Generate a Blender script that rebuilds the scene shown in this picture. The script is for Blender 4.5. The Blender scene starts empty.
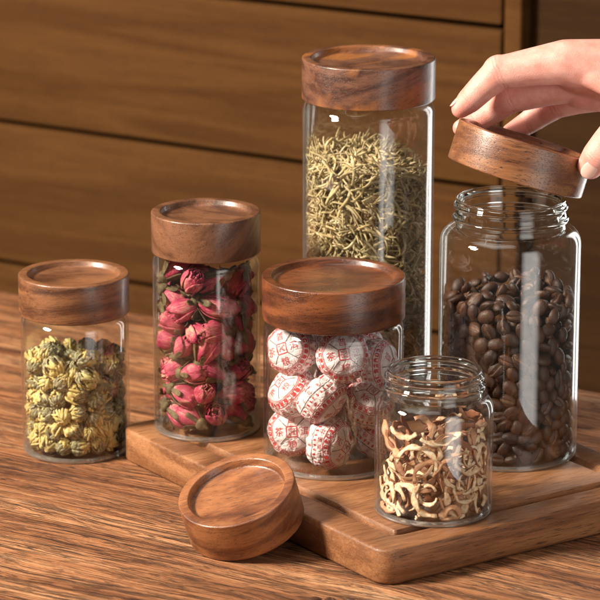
import bpy, bmesh, math, random
import numpy as np
from mathutils import Vector, Matrix, noise as mnoise
S = 0.01                      # everything below is written in centimetres
R = math.radians
sc = bpy.context.scene
COL = sc.collection
random.seed(4)

# ------------------------------------------------------------------ camera maths (plan positions were surveyed from it)
F, PITCH, DIST, H0 = 3200.0, R(15.5), 194.0, 11.6
FW = Vector((0, math.cos(PITCH), -math.sin(PITCH))); UP = Vector((0, math.sin(PITCH), math.cos(PITCH))); RT = Vector((1, 0, 0))
CAM = Vector((0, 0, H0)) - DIST * FW
def ray(x, y): return FW * F + RT * (x - 300) + UP * (300 - y)
def on_z(x, y, z=0.0):
    r = ray(x, y); return CAM + r * ((z - CAM.z) / r.z)
def at_depth(x, y, d): return CAM + ray(x, y) * (d / F)

# ------------------------------------------------------------------ scene helpers
def link(name, me, parent=None, loc=None):
    o = bpy.data.objects.new(name, me); COL.objects.link(o)
    if parent: o.parent = parent
    if loc is not None: o.location = Vector(loc) * S
    return o
def tag(o, label, cat, group=None, kind=None):
    o['label'] = label
    o['category'] = cat
    if group: o['group'] = group
    if kind: o['kind'] = kind
    return o
def thing(name, label, cat, loc=(0, 0, 0), rot=None, group=None):
    o = bpy.data.objects.new(name, None); COL.objects.link(o)
    o.empty_display_size = 0.02
    o.location = Vector(loc) * S
    if rot is not None: o.rotation_euler = rot
    return tag(o, label, cat, group)
def mesh(name, verts, faces, mats, smooth=True, midx=None):
    me = bpy.data.meshes.new(name)
    me.from_pydata([tuple(c * S for c in v) for v in verts], [], faces)
    for m in (mats if isinstance(mats, (list, tuple)) else [mats]): me.materials.append(m)
    if smooth: me.polygons.foreach_set('use_smooth', [True] * len(me.polygons))
    if midx is not None: me.polygons.foreach_set('material_index', midx)
    me.update(); return me
def fix_normals(me):
    bm = bmesh.new(); bm.from_mesh(me); bmesh.ops.recalc_face_normals(bm, faces=bm.faces); bm.to_mesh(me); bm.free(); return me
def sharp(me, ang=40):
    try: me.set_sharp_from_angle(angle=R(ang))
    except Exception: pass
    return me
def lathe(name, prof, mats, n=96, closed=False, angle=40):
    """prof: list of (r, z); revolve round z. closed joins the last point to the first"""
    V, Fc, rows = [], [], []
    for r, z in prof:
        if r < 1e-6: rows.append([len(V)] * n); V.append((0, 0, z))
        else:
            rows.append(list(range(len(V), len(V) + n)))
            V += [(r * math.cos(2 * math.pi * k / n), r * math.sin(2 * math.pi * k / n), z) for k in range(n)]
    pr = list(zip(rows, rows[1:])) + ([(rows[-1], rows[0])] if closed else [])
    for a, b in pr:
        for k in range(n):
            q = [a[k], a[(k + 1) % n], b[(k + 1) % n], b[k]]
            q = [v for i, v in enumerate(q) if v not in q[:i]]
            if len(q) >= 3: Fc.append(q)
    me = mesh(name, V, Fc, mats)
    fix_normals(me)
    return sharp(me, angle)
def arc(cx, cz, r, a0, a1, n=6):
    return [(cx + r * math.cos(R(a0 + (a1 - a0) * i / n)), cz + r * math.sin(R(a0 + (a1 - a0) * i / n))) for i in range(n + 1)]

# ------------------------------------------------------------------ materials
class NT:
    def __init__(s, name):
        s.m = bpy.data.materials.new(name); s.m.use_nodes = True; s.t = s.m.node_tree; s.t.nodes.clear()
        s.out = s.t.nodes.new('ShaderNodeOutputMaterial')
    def n(s, typ, ins=None, **kw):
        nd = s.t.nodes.new(typ)
        for k, v in kw.items(): setattr(nd, k, v)
        for k, v in (ins or {}).items():
            if isinstance(v, bpy.types.NodeSocket): s.t.links.new(v, nd.inputs[k])
            else: nd.inputs[k].default_value = v
        return nd
    def math(s, op, a, b=0.0, c=None, clamp=False):
        nd = s.t.nodes.new('ShaderNodeMath'); nd.operation = op; nd.use_clamp = clamp
        for i, v in enumerate((a, b) if c is None else (a, b, c)):
            if isinstance(v, bpy.types.NodeSocket): s.t.links.new(v, nd.inputs[i])
            else: nd.inputs[i].default_value = v
        return nd.outputs[0]
    def mix(s, f, a, b, mode='MIX'):
        nd = s.t.nodes.new('ShaderNodeMix'); nd.data_type = 'RGBA'; nd.blend_type = mode
        for i, v in ((0, f), (6, a), (7, b)):
            if isinstance(v, bpy.types.NodeSocket): s.t.links.new(v, nd.inputs[i])
            else: nd.inputs[i].default_value = v if i == 0 else (*v[:3], 1)
        return nd.outputs[2]
    def ramp(s, f, stops, interp='LINEAR'):
        nd = s.t.nodes.new('ShaderNodeValToRGB'); nd.color_ramp.interpolation = interp
        e = nd.color_ramp.elements
        while len(e) < len(stops): e.new(0.5)
        for el, (p, c) in zip(e, stops):
            el.position = p; el.color = (*c[:3], 1) if isinstance(c, (tuple, list)) else (c, c, c, 1)
        s.t.links.new(f, nd.inputs[0]); return nd.outputs[0]
    def noise(s, vec, scale, detail=3.0, rough=0.5, dist=0.0):
        return s.n('ShaderNodeTexNoise', {'Vector': vec, 'Scale': scale, 'Detail': detail, 'Roughness': rough, 'Distortion': dist}).outputs[0]
    def coords(s, scale=(100, 100, 100), rot=(0, 0, 0), loc=(0, 0, 0), obj_random=False):
        tc = s.n('ShaderNodeTexCoord').outputs['Object']
        mp = s.n('ShaderNodeMapping', {'Vector': tc, 'Scale': (100, 100, 100)})
        v = mp.outputs[0]
        if obj_random:
            oi = s.n('ShaderNodeObjectInfo').outputs['Random']
            k = s.math('MULTIPLY', oi, 57.0)
            cb = s.n('ShaderNodeCombineXYZ', {0: k, 1: k, 2: k}).outputs[0]
            v = s.n('ShaderNodeVectorMath', {0: v, 1: cb}, operation='ADD').outputs[0]
        m2 = s.n('ShaderNodeMapping', {'Vector': v, 'Scale': tuple(c / 100 for c in scale), 'Rotation': rot, 'Location': loc}, vector_type='POINT')
        return m2.outputs[0]
    def stretch(s, vec, sc_):
        return s.n('ShaderNodeVectorMath', {0: vec, 1: sc_}, operation='MULTIPLY').outputs[0]
    def bsdf(s, **kw):
        b = s.n('ShaderNodeBsdfPrincipled', kw); s.t.links.new(b.outputs[0], s.out.inputs[0]); return b
    def bump(s, h, strength=0.3, dist=0.001, normal=None):
        ins = {'Height': h, 'Strength': strength, 'Distance': dist}
        if normal is not None: ins['Normal'] = normal
        return s.n('ShaderNodeBump', ins).outputs[0]

def warm(c): return (c[0] * 0.90, c[1] * 0.83, c[2] * 0.68)
def wood(name, dark, mid, light, rot=(0, 0, 0), loc=(0, 0, 0), rings=1.0, contrast=1.45, rough=0.34, coat=0.4, pores=0.6, ring_scale=0.55, red=None, spec=0.5):
    dark, mid, light = warm(dark), warm(mid), warm(light)
    t = NT(name); v = t.coords(rot=rot, loc=loc)                    # grain runs along the rotated x axis
    big = t.noise(t.stretch(v, (0.07, 0.26, 1)), ring_scale, 2.0, 0.5, 0.25)
    saw = t.math('PINGPONG', t.math('MULTIPLY', big, 9.0 * rings), 1.0)
    fine = t.noise(t.stretch(v, (0.05, 0.35, 1)), 8.0, 6.0, 0.72)
    med = t.noise(t.stretch(v, (0.07, 0.25, 1)), 1.8, 4.0, 0.6)
    f = t.math('ADD', t.math('MULTIPLY', saw, 0.45), t.math('MULTIPLY', med, 0.75))
    f = t.math('ADD', f, t.math('MULTIPLY', t.math('SUBTRACT', fine, 0.5), 0.95))
    f = t.math('MULTIPLY_ADD', t.math('SUBTRACT', f, 0.55), contrast, 0.5, clamp=True)
    c = t.ramp(f, [(0.0, dark), (0.38, mid), (0.72, light), (1.0, tuple(min(1, k * 1.25) for k in light))])
    if red:                                                          # wide patch of sap/heart wood
        patch = t.ramp(t.noise(t.stretch(v, (0.25, 1, 1)), 0.35, 2.0, 0.5), [(0.54, 0.0), (0.63, 1.0)])
        c = t.mix(t.math('MULTIPLY', patch, 0.7), c, red)
    por = t.noise(t.stretch(v, (0.045, 1, 1)), 17.0, 2.0, 0.6)
    pm = t.ramp(por, [(0.34, 1.0), (0.43, 0.0)])
    c = t.mix(t.math('MULTIPLY', pm, pores), c, tuple(k * 0.42 for k in dark))
    speck = t.noise(v, 42.0, 1.0, 0.5)
    c = t.mix(t.math('MULTIPLY', t.ramp(speck, [(0.54, 0.0), (0.72, 1.0)]), 0.30), c, tuple(min(1, k * 1.7) for k in light))
    h = t.math('ADD', t.math('MULTIPLY', fine, 0.5), t.math('MULTIPLY', t.math('SUBTRACT', 1.0, pm), 0.5))
    h = t.math('ADD', h, t.math('MULTIPLY', speck, 0.25))
    rr = t.math('MULTIPLY_ADD', fine, 0.25, rough - 0.1)
    t.bsdf(**{'Base Color': c, 'Roughness': rr, 'Normal': t.bump(h, 0.35, 0.0007), 'Coat Weight': coat, 'Coat Roughness': 0.22, 'Specular IOR Level': spec})
    return t.m

def table_wood(name, ang):
    t = NT(name); v0 = t.coords(rot=(0, 0, -ang))
    wob = t.noise(t.stretch(v0, (0.05, 0.25, 0.25)), 1.0, 2.0, 0.5)
    wob2 = t.noise(t.stretch(v0, (0.35, 0.5, 0.5)), 1.0, 3.0, 0.6)
    off = t.n('ShaderNodeCombineXYZ', {0: 0.0, 1: t.math('MULTIPLY_ADD', wob2, 0.30, t.math('MULTIPLY', wob, 2.4)), 2: 0.0}).outputs[0]
    v = t.n('ShaderNodeVectorMath', {0: v0, 1: off}, operation='ADD').outputs[0]
    big = t.noise(t.stretch(v, (0.05, 0.6, 1)), 0.5, 3.0, 0.55, 0.3)
    med = t.noise(t.stretch(v, (0.035, 1, 1)), 1.5, 4.0, 0.65, 0.2)
    fine = t.noise(t.stretch(v, (0.022, 1, 1)), 6.0, 6.0, 0.74)
    grit = t.noise(t.stretch(v, (0.3, 1, 1)), 12.0, 4.0, 0.7)
    f = t.math('ADD', t.math('MULTIPLY', big, 0.75), t.math('MULTIPLY', med, 0.5))
    f = t.math('ADD', f, t.math('MULTIPLY', t.math('ADD', t.math('SUBTRACT', fine, 0.5), t.math('MULTIPLY', t.math('SUBTRACT', grit, 0.5), 0.5)), 0.52))
    f = t.math('MULTIPLY_ADD', t.math('SUBTRACT', f, 0.60), 1.9, 0.5, clamp=True)
    c = t.ramp(f, [(0.0, (0.075, 0.023, 0.007)), (0.25, (0.175, 0.058, 0.020)), (0.5, (0.335, 0.132, 0.050)), (0.75, (0.50, 0.235, 0.104)), (1.0, (0.68, 0.42, 0.24))])
    # long drying cracks: thin iso-lines of stretched noise, broken up
    def cracks(scale, width, sx, lo, hi, ms):
        n = t.noise(t.stretch(v, (sx, 1, 1)), scale, 3.0, 0.55, 0.1)
        d = t.math('ABSOLUTE', t.math('SUBTRACT', n, 0.5))
        line = t.math('SUBTRACT', 1.0, t.math('DIVIDE', d, width), clamp=True)
        mask = t.ramp(t.noise(t.stretch(v, (0.12, 0.7, 1)), ms, 3.0, 0.6), [(lo, 0.0), (hi, 1.0)])
        return t.math('MULTIPLY', line, mask)
    k1 = cracks(0.8, 0.014, 0.035, 0.38, 0.48, 0.6)
    k2 = cracks(1.9, 0.028, 0.05, 0.42, 0.50, 1.1)
    k3 = cracks(4.2, 0.05, 0.07, 0.44, 0.54, 1.8)
    k = t.math('MAXIMUM', t.math('MAXIMUM', k1, t.math('MULTIPLY', k2, 0.85)), t.math('MULTIPLY', k3, 0.6))
    c = t.mix(t.math('MULTIPLY', k, 0.95), c, (0.022, 0.008, 0.004))
    chips = t.ramp(t.noise(t.stretch(v, (0.35, 1, 1)), 5.0, 3.0, 0.6), [(0.66, 0.0), (0.72, 1.0)])
    c = t.mix(t.math('MULTIPLY', chips, 0.35), c, (0.66, 0.45, 0.29))
    h = t.math('SUBTRACT', t.math('ADD', t.math('MULTIPLY_ADD', grit, 0.3, t.math('MULTIPLY', fine, 0.55)), t.math('MULTIPLY', med, 0.7)), t.math('MULTIPLY', k, 0.9))
    rr = t.math('MULTIPLY_ADD', fine, 0.3, 0.50)
    t.bsdf(**{'Base Color': c, 'Roughness': rr, 'Normal': t.bump(h, 1.0, 0.0022), 'Specular IOR Level': 0.25})
    return t.m

def thin_glass():
    t = NT('jar_glass')
    g = t.n('ShaderNodeNewGeometry')
    dp = t.n('ShaderNodeVectorMath', {0: g.outputs['Normal'], 1: g.outputs['Incoming']}, operation='DOT_PRODUCT').outputs['Value']
    c = t.math('ABSOLUTE', dp)
    om = t.math('SUBTRACT', 1.0, c, clamp=True)
    fr = t.math('MULTIPLY_ADD', t.math('POWER', om, 5.0), 0.94, 0.05, clamp=True)
    edge = t.math('POWER', om, 4.0)
    tint = t.mix(edge, (0.99, 0.993, 0.99), (0.72, 0.75, 0.72))       # more glass to cross at a slant
    tr = t.n('ShaderNodeBsdfTransparent', {'Color': tint})
    gl = t.n('ShaderNodeBsdfGlossy', {'Color': (1, 1, 1, 1), 'Roughness': t.math('MULTIPLY_ADD', t.math('POWER', om, 3.0), 0.22, 0.015)})
    mx = t.n('ShaderNodeMixShader', {0: fr, 1: tr.outputs[0], 2: gl.outputs[0]})
    t.t.links.new(mx.outputs[0], t.out.inputs[0]); return t.m
def thick_glass():
    t = NT('thick_jar_glass')
    gl = t.n('ShaderNodeBsdfGlass', {'Color': (0.98, 0.99, 0.985, 1), 'Roughness': 0.0, 'IOR': 1.48})
    t.t.links.new(gl.outputs[0], t.out.inputs[0]); return t.m
def heel_glass():
    t = NT('heel_glass')
    tr = t.n('ShaderNodeBsdfTransparent', {'Color': (0.93, 0.95, 0.93, 1)}); gl = t.n('ShaderNodeBsdfGlossy', {'Color': (1, 1, 1, 1), 'Roughness': 0.07})
    df = t.n('ShaderNodeBsdfTranslucent', {'Color': (0.9, 0.93, 0.92, 1)}); dd = t.n('ShaderNodeBsdfDiffuse', {'Color': (0.9, 0.93, 0.92, 1)})
    sc1 = t.n('ShaderNodeMixShader', {0: 0.5, 1: df.outputs[0], 2: dd.outputs[0]}); a = t.n('ShaderNodeMixShader', {0: 0.15, 1: tr.outputs[0], 2: sc1.outputs[0]})
    b = t.n('ShaderNodeMixShader', {0: 0.34, 1: a.outputs[0], 2: gl.outputs[0]}); t.t.links.new(b.outputs[0], t.out.inputs[0]); return t.m
M_THIN, M_THICK, M_HEEL = thin_glass(), thick_glass(), heel_glass()

def simple(name, col, rough=0.5, **kw):
    t = NT(name); t.bsdf(**{'Base Color': (*col, 1), 'Roughness': rough, **kw}); return t.m

# ------------------------------------------------------------------ table, board, wall
GR = math.atan2(-(44.64 - 18.69), 20.17 + 22.51)                   # plan direction of table edge and grain
ex = Vector((math.cos(GR), math.sin(GR), 0)); ey = Vector((-math.sin(GR), math.cos(GR), 0))
TB = Vector((-22.51, 44.64, 0))                                    # a point on the table's rear edge
M_TABLE = table_wood('weathered_table_wood', GR)
def slab(x0, x1, y0, y1, z0, z1, bev=0.35):
    """box in the ex/ey frame from TB, rounded edges"""
    bm = bmesh.new(); bmesh.ops.create_cube(bm, size=1)
    for v in bm.verts:
        u = x0 + (v.co.x + .5) * (x1 - x0); w = y0 + (v.co.y + .5) * (y1 - y0); z = z0 + (v.co.z + .5) * (z1 - z0)
        p = TB + ex * u + ey * w; v.co = Vector((p.x, p.y, z)) * S
    bmesh.ops.bevel(bm, geom=bm.edges[:], offset=bev * S, segments=3, affect='EDGES', profile=0.6)
    return bm
def bm_obj(name, bm, mat, parent=None, smooth=True):
    me = bpy.data.meshes.new(name); bm.to_mesh(me); bm.free(); me.materials.append(mat)
    if smooth: me.polygons.foreach_set('use_smooth', [True] * len(me.polygons)); sharp(me, 35)
    return link(name, me, parent)
tb = thing('table', 'heavy weathered brown wooden table with cracked grain under jars and board', 'table', (0, 0, 0))
bm_obj('tabletop', slab(-30, 72, -58, 0, -4.5, 0, 0.4), M_TABLE, tb)
M_LEG = wood('table_leg_wood', (0.05, 0.02, 0.01), (0.12, 0.05, 0.02), (0.2, 0.09, 0.04))
for (u, w) in ((-24, -6), (67, -6), (-24, -52), (67, -52)):
    bm_obj('leg', slab(u - 4, u + 4, w - 4, w + 4, -75, -4.6, 0.3), M_LEG, tb)

# wall of planks behind, out of focus, parallel to the table's rear edge
WD = 26.0
wall = thing('plank_wall', 'brown plank wall behind the table with dark gaps and a recessed right panel', 'wall', (0, 0, 0))
wn = ey; w0 = TB + ey * WD
def wall_uz(px, py):
    r = ray(px, py); k = (w0 - CAM).dot(wn) / r.dot(wn); p = CAM + r * k
    return (p - w0).dot(ex), p.z
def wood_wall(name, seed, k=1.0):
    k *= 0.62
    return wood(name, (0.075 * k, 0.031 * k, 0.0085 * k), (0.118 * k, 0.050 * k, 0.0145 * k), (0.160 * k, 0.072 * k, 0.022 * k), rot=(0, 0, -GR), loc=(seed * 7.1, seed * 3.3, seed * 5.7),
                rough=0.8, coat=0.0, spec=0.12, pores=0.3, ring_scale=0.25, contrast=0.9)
z_a = wall_uz(0, 122)[1]; z_b = wall_uz(0, 262)[1]; z_0 = wall_uz(240, 0)[1]
u_edge = wall_uz(503, 120)[0]; u_post = wall_uz(521, 120)[0]
print('wall z', z_a, z_b, z_0, 'u', u_edge, u_post)
pitchz = (z_a - z_b)
levels = [z_b - pitchz * 2, z_b - pitchz, z_b, z_a, z_0, z_0 + pitchz, z_0 + 2 * pitchz]
for i in range(len(levels) - 1):
    a, b = levels[i], levels[i + 1]
    bm_obj('plank', slab(-32, u_edge - 0.25, WD, WD + 2.2, a + 0.20, b - 0.20, 0.3), wood_wall('wall_wood_%d' % i, i + 1), wall)
bm_obj('post', slab(u_edge + 0.05, u_post, WD - 0.25, WD + 3, levels[0], levels[-1], 0.25), wood_wall('post_wood', 9, 1.05), wall)
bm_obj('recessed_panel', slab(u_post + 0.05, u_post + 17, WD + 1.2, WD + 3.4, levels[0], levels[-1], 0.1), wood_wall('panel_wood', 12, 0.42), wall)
bm_obj('backing', slab(-32, u_post + 17, WD + 5.2, WD + 6, levels[0], levels[-1], 0.1), simple('gap_dark', (0.045, 0.024, 0.012), 0.9), wall)

# chopping board
BT = 2.1
Fc = Vector((4.7, -18.6, 0)); Ld = Vector((-0.568, 0.823, 0)); Rd = Vector((0.823, 0.568, 0)); BL, BW = 28.3, 21.6
bc = Fc + Ld * BL / 2 + Rd * BW / 2
def rrect(hw, hl, r, n=8):
    pts = []
    for cx, cy, a in ((hw - r, hl - r, 0), (-hw + r, hl - r, 90), (-hw + r, -hl + r, 180), (hw - r, -hl + r, 270)):
        pts += [(cx + r * math.cos(R(a + 90 * i / n)), cy + r * math.sin(R(a + 90 * i / n))) for i in range(n + 1)]
    return pts
def board_mesh():
    hw, hl, r0 = BW / 2, BL / 2, 1.1
    rings = []
    def ring(inset, z, r=None): rings.append([(x, y, z) for x, y in rrect(hw - inset, hl - inset, max(0.15, (r0 - inset) if r is None else r))])
    ring(0.2, 0.0); ring(0.06, 0.05); ring(0.0, 0.18)
    ring(0.0, BT - 0.18); ring(0.03, BT - 0.08); ring(0.10, BT - 0.02); ring(0.2, BT)
    ring(1.85, BT, 0.9); ring(1.93, BT - 0.04, 0.8); ring(2.08, BT - 0.22, 0.6); ring(2.25, BT - 0.34, 0.4); ring(2.50, BT - 0.38, 0.25); ring(2.66, BT - 0.34, 0.2); ring(2.71, BT - 0.04, 0.2); ring(2.76, BT, 0.2)
    V = [v for rg in rings for v in rg]; n = len(rings[0]); Fa = []
    for i in range(len(rings) - 1):
        for k in range(n): Fa.append([i * n + k, i * n + (k + 1) % n, (i + 1) * n + (k + 1) % n, (i + 1) * n + k])
    Fa.append(list(range((len(rings) - 1) * n, len(rings) * n))); Fa.append(list(range(n))[::-1])
    me = mesh('cutting_board', V, Fa, wood('board_wood', (0.088, 0.034, 0.015), (0.220, 0.094, 0.043), (0.40, 0.198, 0.102), rot=(0, 0, 0), rings=0.5, contrast=1.0, rough=0.42, coat=0.08, pores=0.8, ring_scale=0.5))
    fix_normals(me); return sharp(me, 50)
bo = link('cutting_board', board_mesh(), None, (bc.x, bc.y, 0.012)); bo.rotation_euler.z = math.atan2(Rd.y, Rd.x)
tag(bo, 'thick brown wooden chopping board with rounded corners and a carved groove under five jars', 'cutting board')
BTZ = BT + 0.025

# ------------------------------------------------------------------ lids
def lid_mesh(Rr, H, mat, cavity, rim=0.60, depth=0.36):
    b = 0.10
    p = [(0, cavity[1])] + [(cavity[0] - 0.02, cavity[1])] + [(cavity[0], 0.15), (cavity[0] + 0.06, 0.02)]
    p += arc(Rr - b, b, b, -90, 0, 4) + arc(Rr - b, H - b, b, 0, 90, 5)
    p += [(Rr - rim + 0.10, H), (Rr - rim + 0.05, H - 0.015), (Rr - rim + 0.01, H - 0.06), (Rr - rim - 0.05, H - depth + 0.10), (Rr - rim - 0.12, H - depth + 0.02), (Rr - rim - 0.24, H - depth), (Rr * 0.4, H - depth - 0.03), (0, H - depth - 0.035)]
    return lathe('lid', p, mat, 128, angle=55)
def rz(): return random.uniform(0, 6.28)

def jar(name, label, base, Rb, Hs, lid=None, body_R=None, neck=None, wall=0.17, sh=0.75):
    """Hs: height where the shoulder ends. lid=(R,H,mat,z). neck=(rn, z_top)"""
    t = thing(name, label, 'jar', base)
    rn = (neck[0] if neck else Rb * 0.80)
    # straight wall and shoulder, outer and inner skin
    zb = 0.2
    outer = [(Rb, zb)] + [(Rb, zb + (Hs - sh - zb) * k / 4) for k in range(1, 4)]
    outer += [(rn + (Rb - rn) * math.cos(R(a)) ** 0.9, Hs - sh + sh * math.sin(R(a))) for a in (0, 12, 25, 38, 50, 62, 74, 84)] + [(rn, Hs)]
    inner = [(max(r - wall, rn - wall), z - (wall * 0.8 if z > Hs - sh + 0.05 else 0)) for r, z in outer]
    V, Fa = [], []
    link('glass_body', lathe('glass_body', outer, M_THIN, 128), t)
    link('glass_liner', lathe('glass_liner', inner, M_THIN, 128), t)
    # thick base slab with rounded heel
    pb = [(Rb - 0.50, 0.05), (Rb - 0.42, 0.0)] + arc(Rb - 0.17, 0.17, 0.17, -90, 0, 8) + [(Rb, 0.2), (Rb - wall, 0.26)] + [(Rb - wall - 0.08, 0.22), (Rb - 0.50, 0.20)]
    link('glass_heel', lathe('glass_heel', pb, M_HEEL, 128, closed=True, angle=30), t)
    link('glass_base', lathe('glass_base', [(0, 0.10), (Rb - 0.51, 0.06), (Rb - 0.51, 0.195), (0, 0.20)], M_THIN, 96, angle=30), t)
    # neck
    if neck:
        zt = neck[1]; w = 0.26
        p = [(rn, Hs), (rn - 0.02, Hs + 0.22)] + arc(rn + 0.02, Hs + 0.55, 0.16, -80, 80, 6) + [(rn - 0.03, zt - 0.72)] + arc(rn + 0.0, zt - 0.46, 0.12, -80, 80, 6) + [(rn - 0.05, zt - 0.2)]
        p += arc(rn - w / 2 - 0.02, zt - 0.12, 0.12, 10, 170, 8) + [(rn - w, zt - 0.3), (rn - w, Hs + 0.15), (rn - w + 0.02, Hs - 0.1)]
        link('glass_neck', lathe('glass_neck', p, M_THICK, 128, closed=True, angle=30), t)
    else:
        p = [(rn, Hs), (rn, Hs + 0.25), (rn, Hs + 1.2)] + arc(rn - 0.11, Hs + 1.25, 0.11, 0, 180, 6) + [(rn - 0.22, Hs + 0.1)]
        link('glass_neck', lathe('glass_neck', p, M_THIN, 96, closed=True), t)
    if lid:
        lo = link('lid', lid_mesh(lid[0], lid[1], lid[2], (rn + 0.06, 1.6)), t, (0, 0, lid[3]))
        lo.rotation_euler.z = lid[4] if len(lid) > 4 else 0
    return t

W_A = wood('lid_wood_walnut', (0.034, 0.012, 0.007), (0.100, 0.039, 0.021), (0.22, 0.098, 0.050), rot=(0, 0.10, 0.3), loc=(3, 1, 4), contrast=1.3)
W_B = wood('lid_wood_pale', (0.045, 0.018, 0.011), (0.110, 0.046, 0.026), (0.20, 0.092, 0.054), rot=(0.2, 0.75, 0.2), loc=(9, 4, 1), contrast=1.2, rings=0.8)
W_C = wood('lid_wood_red', (0.032, 0.009, 0.005), (0.092, 0.027, 0.012), (0.205, 0.068, 0.027), rot=(0, 0.12, 0.1), loc=(14, 7, 2), contrast=1.3, rough=0.28, coat=0.5)
W_T = wood('lid_wood_dark', (0.030, 0.011, 0.009), (0.080, 0.032, 0.024), (0.175, 0.080, 0.055), rot=(0, 0.3, 0.2), loc=(5, 2, 9), contrast=1.3, red=(0.42, 0.15, 0.035))
W_L = wood('lid_wood_orange', (0.046, 0.015, 0.008), (0.165, 0.056, 0.025), (0.33, 0.137, 0.062), rot=(0, 0.1, 0.4), loc=(6, 3, 12), contrast=1.2)
W_H = wood('lid_wood_speckled', (0.060, 0.020, 0.012), (0.160, 0.060, 0.029), (0.31, 0.140, 0.068), rot=(0, 0.1, 0.2), loc=(1, 8, 3), contrast=0.9, pores=0.9, rough=0.32, coat=0.4)

PA = on_z(77, 448, 0); PB = on_z(207.5, 427, BT); PC = on_z(333, 459.5, BT); PK = on_z(506.5, 451, BT); PM = on_z(433, 509, BT); PT = Vector((4.28, 9.0, BT))
jar('glass_jar', 'small glass jar of dried chrysanthemum buds standing directly on the table at far left', (PA.x, PA.y, 0.02), 3.40, 9.0, lid=(3.47, 2.5, W_A, 9.02, 0.4))
jar('glass_jar', 'glass jar of dried pink rosebuds with a wooden lid on the board corner', (PB.x, PB.y, BTZ), 3.33, 11.4, lid=(3.38, 2.55, W_B, 11.42, 1.3))
jar('glass_jar', 'wide glass jar of paper wrapped tea cakes under a reddish wooden lid', (PC.x, PC.y, BTZ), 4.22, 9.0, lid=(4.30, 2.6, W_C, 9.02, 0.2))
jar('glass_jar', 'tallest glass jar filled with straw coloured dried herb sprigs at the back', (PT.x, PT.y, BTZ), 4.12, 20.05, lid=(4.17, 2.6, W_T, 20.08, 0.9))
jar('glass_jar', 'large open glass jar of dark coffee beans under the lifted lid', (PK.x, PK.y, BTZ), 4.25, 14.2, neck=(3.33, 15.95), sh=1.0)
jar('glass_jar', 'small open glass jar of dried mushroom strips at the front of the board', (PM.x, PM.y, BTZ), 3.42, 6.95, neck=(2.78, 8.5), sh=0.9)

# loose lid leaning its rear edge on the board
ld = thing('wooden_lid', 'loose orange brown wooden lid lying tilted against the edge of the board', 'lid')
link('turned_wood', lid_mesh(3.46, 2.5, W_L, (2.8, 1.6), depth=0.50), ld)
nrm = Vector((-0.236, -0.291, 0.926)).normalized()
top_c = at_depth(236, 489.5, 181.5)
# rest the rim on the table: lowest point of the bottom disc at z = 0
q = Vector((0, 0, 1)).rotation_difference(nrm)
bot = top_c - nrm * 2.5
low = bot.z - 3.46 * math.sqrt(1 - nrm.z ** 2)
# slide along the sight line until it touches
d = 181.5
for _ in range(40):
    top_c = at_depth(236, 489.5, d); bot = top_c - nrm * 2.5
    low = bot.z - 3.40 * math.sqrt(1 - nrm.z ** 2); d += (low - 0.03) * 1.5
print('loose lid depth', d, bot)
ld.location = bot * S; ld.rotation_mode = 'QUATERNION'; ld.rotation_quaternion = q @ Matrix.Rotation(0.5, 3, 'Z').to_quaternion()
# lifted lid
hl = thing('wooden_lid', 'speckled brown wooden lid held tilted by fingers above the coffee jar', 'lid')
link('turned_wood', lid_mesh(4.18, 2.42, W_H, (3.4, 1.6), rim=0.6), hl)
hn = Vector((0.29, 0.126, 0.946)).normalized()
HC = at_depth(520.5, 158, 191.5)
hl.location = (HC - hn * 1.22) * S; hl.rotation_mode = 'QUATERNION'; hl.rotation_quaternion = Vector((0, 0, 1)).rotation_difference(hn)

# ------------------------------------------------------------------ packing of loose contents
def pack(n, Rc, z0, z1, rad, seed, iters=170, g=0.06):
    rg = np.random.default_rng(seed)
    a = rg.uniform(0, 2 * np.pi, n); r = np.sqrt(rg.uniform(0, 1, n)) * (Rc - rad)
    P = np.stack([r * np.cos(a), r * np.sin(a), rg.uniform(z0 + rad, z0 + (z1 - z0) * 1.25, n)], 1).astype(np.float32)
    rr = np.full(n, rad, np.float32) * rg.uniform(0.92, 1.08, n).astype(np.float32)
    for it in range(iters):
        P[:, 2] -= g * rad
        for _ in range(2):
            D = P[:, None, :] - P[None, :, :]
            d2 = (D ** 2).sum(-1) + 1e-6
            m = rr[:, None] + rr[None, :]
            i, j = np.nonzero(np.triu(d2 < m * m, 1))
            if len(i):
                dv = D[i, j]; d = np.sqrt(d2[i, j]); push = ((m[i, j] - d) / d * 0.42)[:, None] * dv
                np.add.at(P, i, push * 0.8); np.add.at(P, j, -push * 0.8)
            q = np.sqrt(P[:, 0] ** 2 + P[:, 1] ** 2); lim = Rc - rr; k = np.where(q > lim, lim / np.maximum(q, 1e-6), 1)
            P[:, :2] *= k[:, None]; P[:, 2] = np.maximum(P[:, 2], z0 + rr)
    return P
def front_score(P, Rc, ztop):
    """how far behind the glass the camera sees, or below the heap's top"""
    f = P[:, 1] + np.sqrt(np.maximum(Rc ** 2 - P[:, 0] ** 2, 0))
    return np.minimum(f, (ztop - P[:, 2]) * 1.4)
def rand_quat(rg=random):
    u = [rg.gauss(0, 1) for _ in range(4)]
    from mathutils import Quaternion
    qd = Quaternion(u); qd.normalize(); return qd
def aim(vec, roll):                                                # z axis of the item to vec
    return Vector((0, 0, 1)).rotation_difference(Vector(vec).normalized()) @ Matrix.Rotation(roll, 3, 'Z').to_quaternion()
def put(name, me, loc, quat, scale=1.0):
    o = bpy.data.objects.new(name, me); COL.objects.link(o)
    o.location = Vector(loc) * S; o.rotation_mode = 'QUATERNION'; o.rotation_quaternion = quat
    o.scale = (scale,) * 3 if not isinstance(scale, (tuple, list)) else scale
    return o
VC = {}
def verts_of(me):
    if me.name not in VC:
        a = np.empty(len(me.vertices) * 3, np.float32); me.vertices.foreach_get('co', a); VC[me.name] = a.reshape(-1, 3)[:: max(1, len(me.vertices) // 400)] / S
    return VC[me.name]
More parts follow.
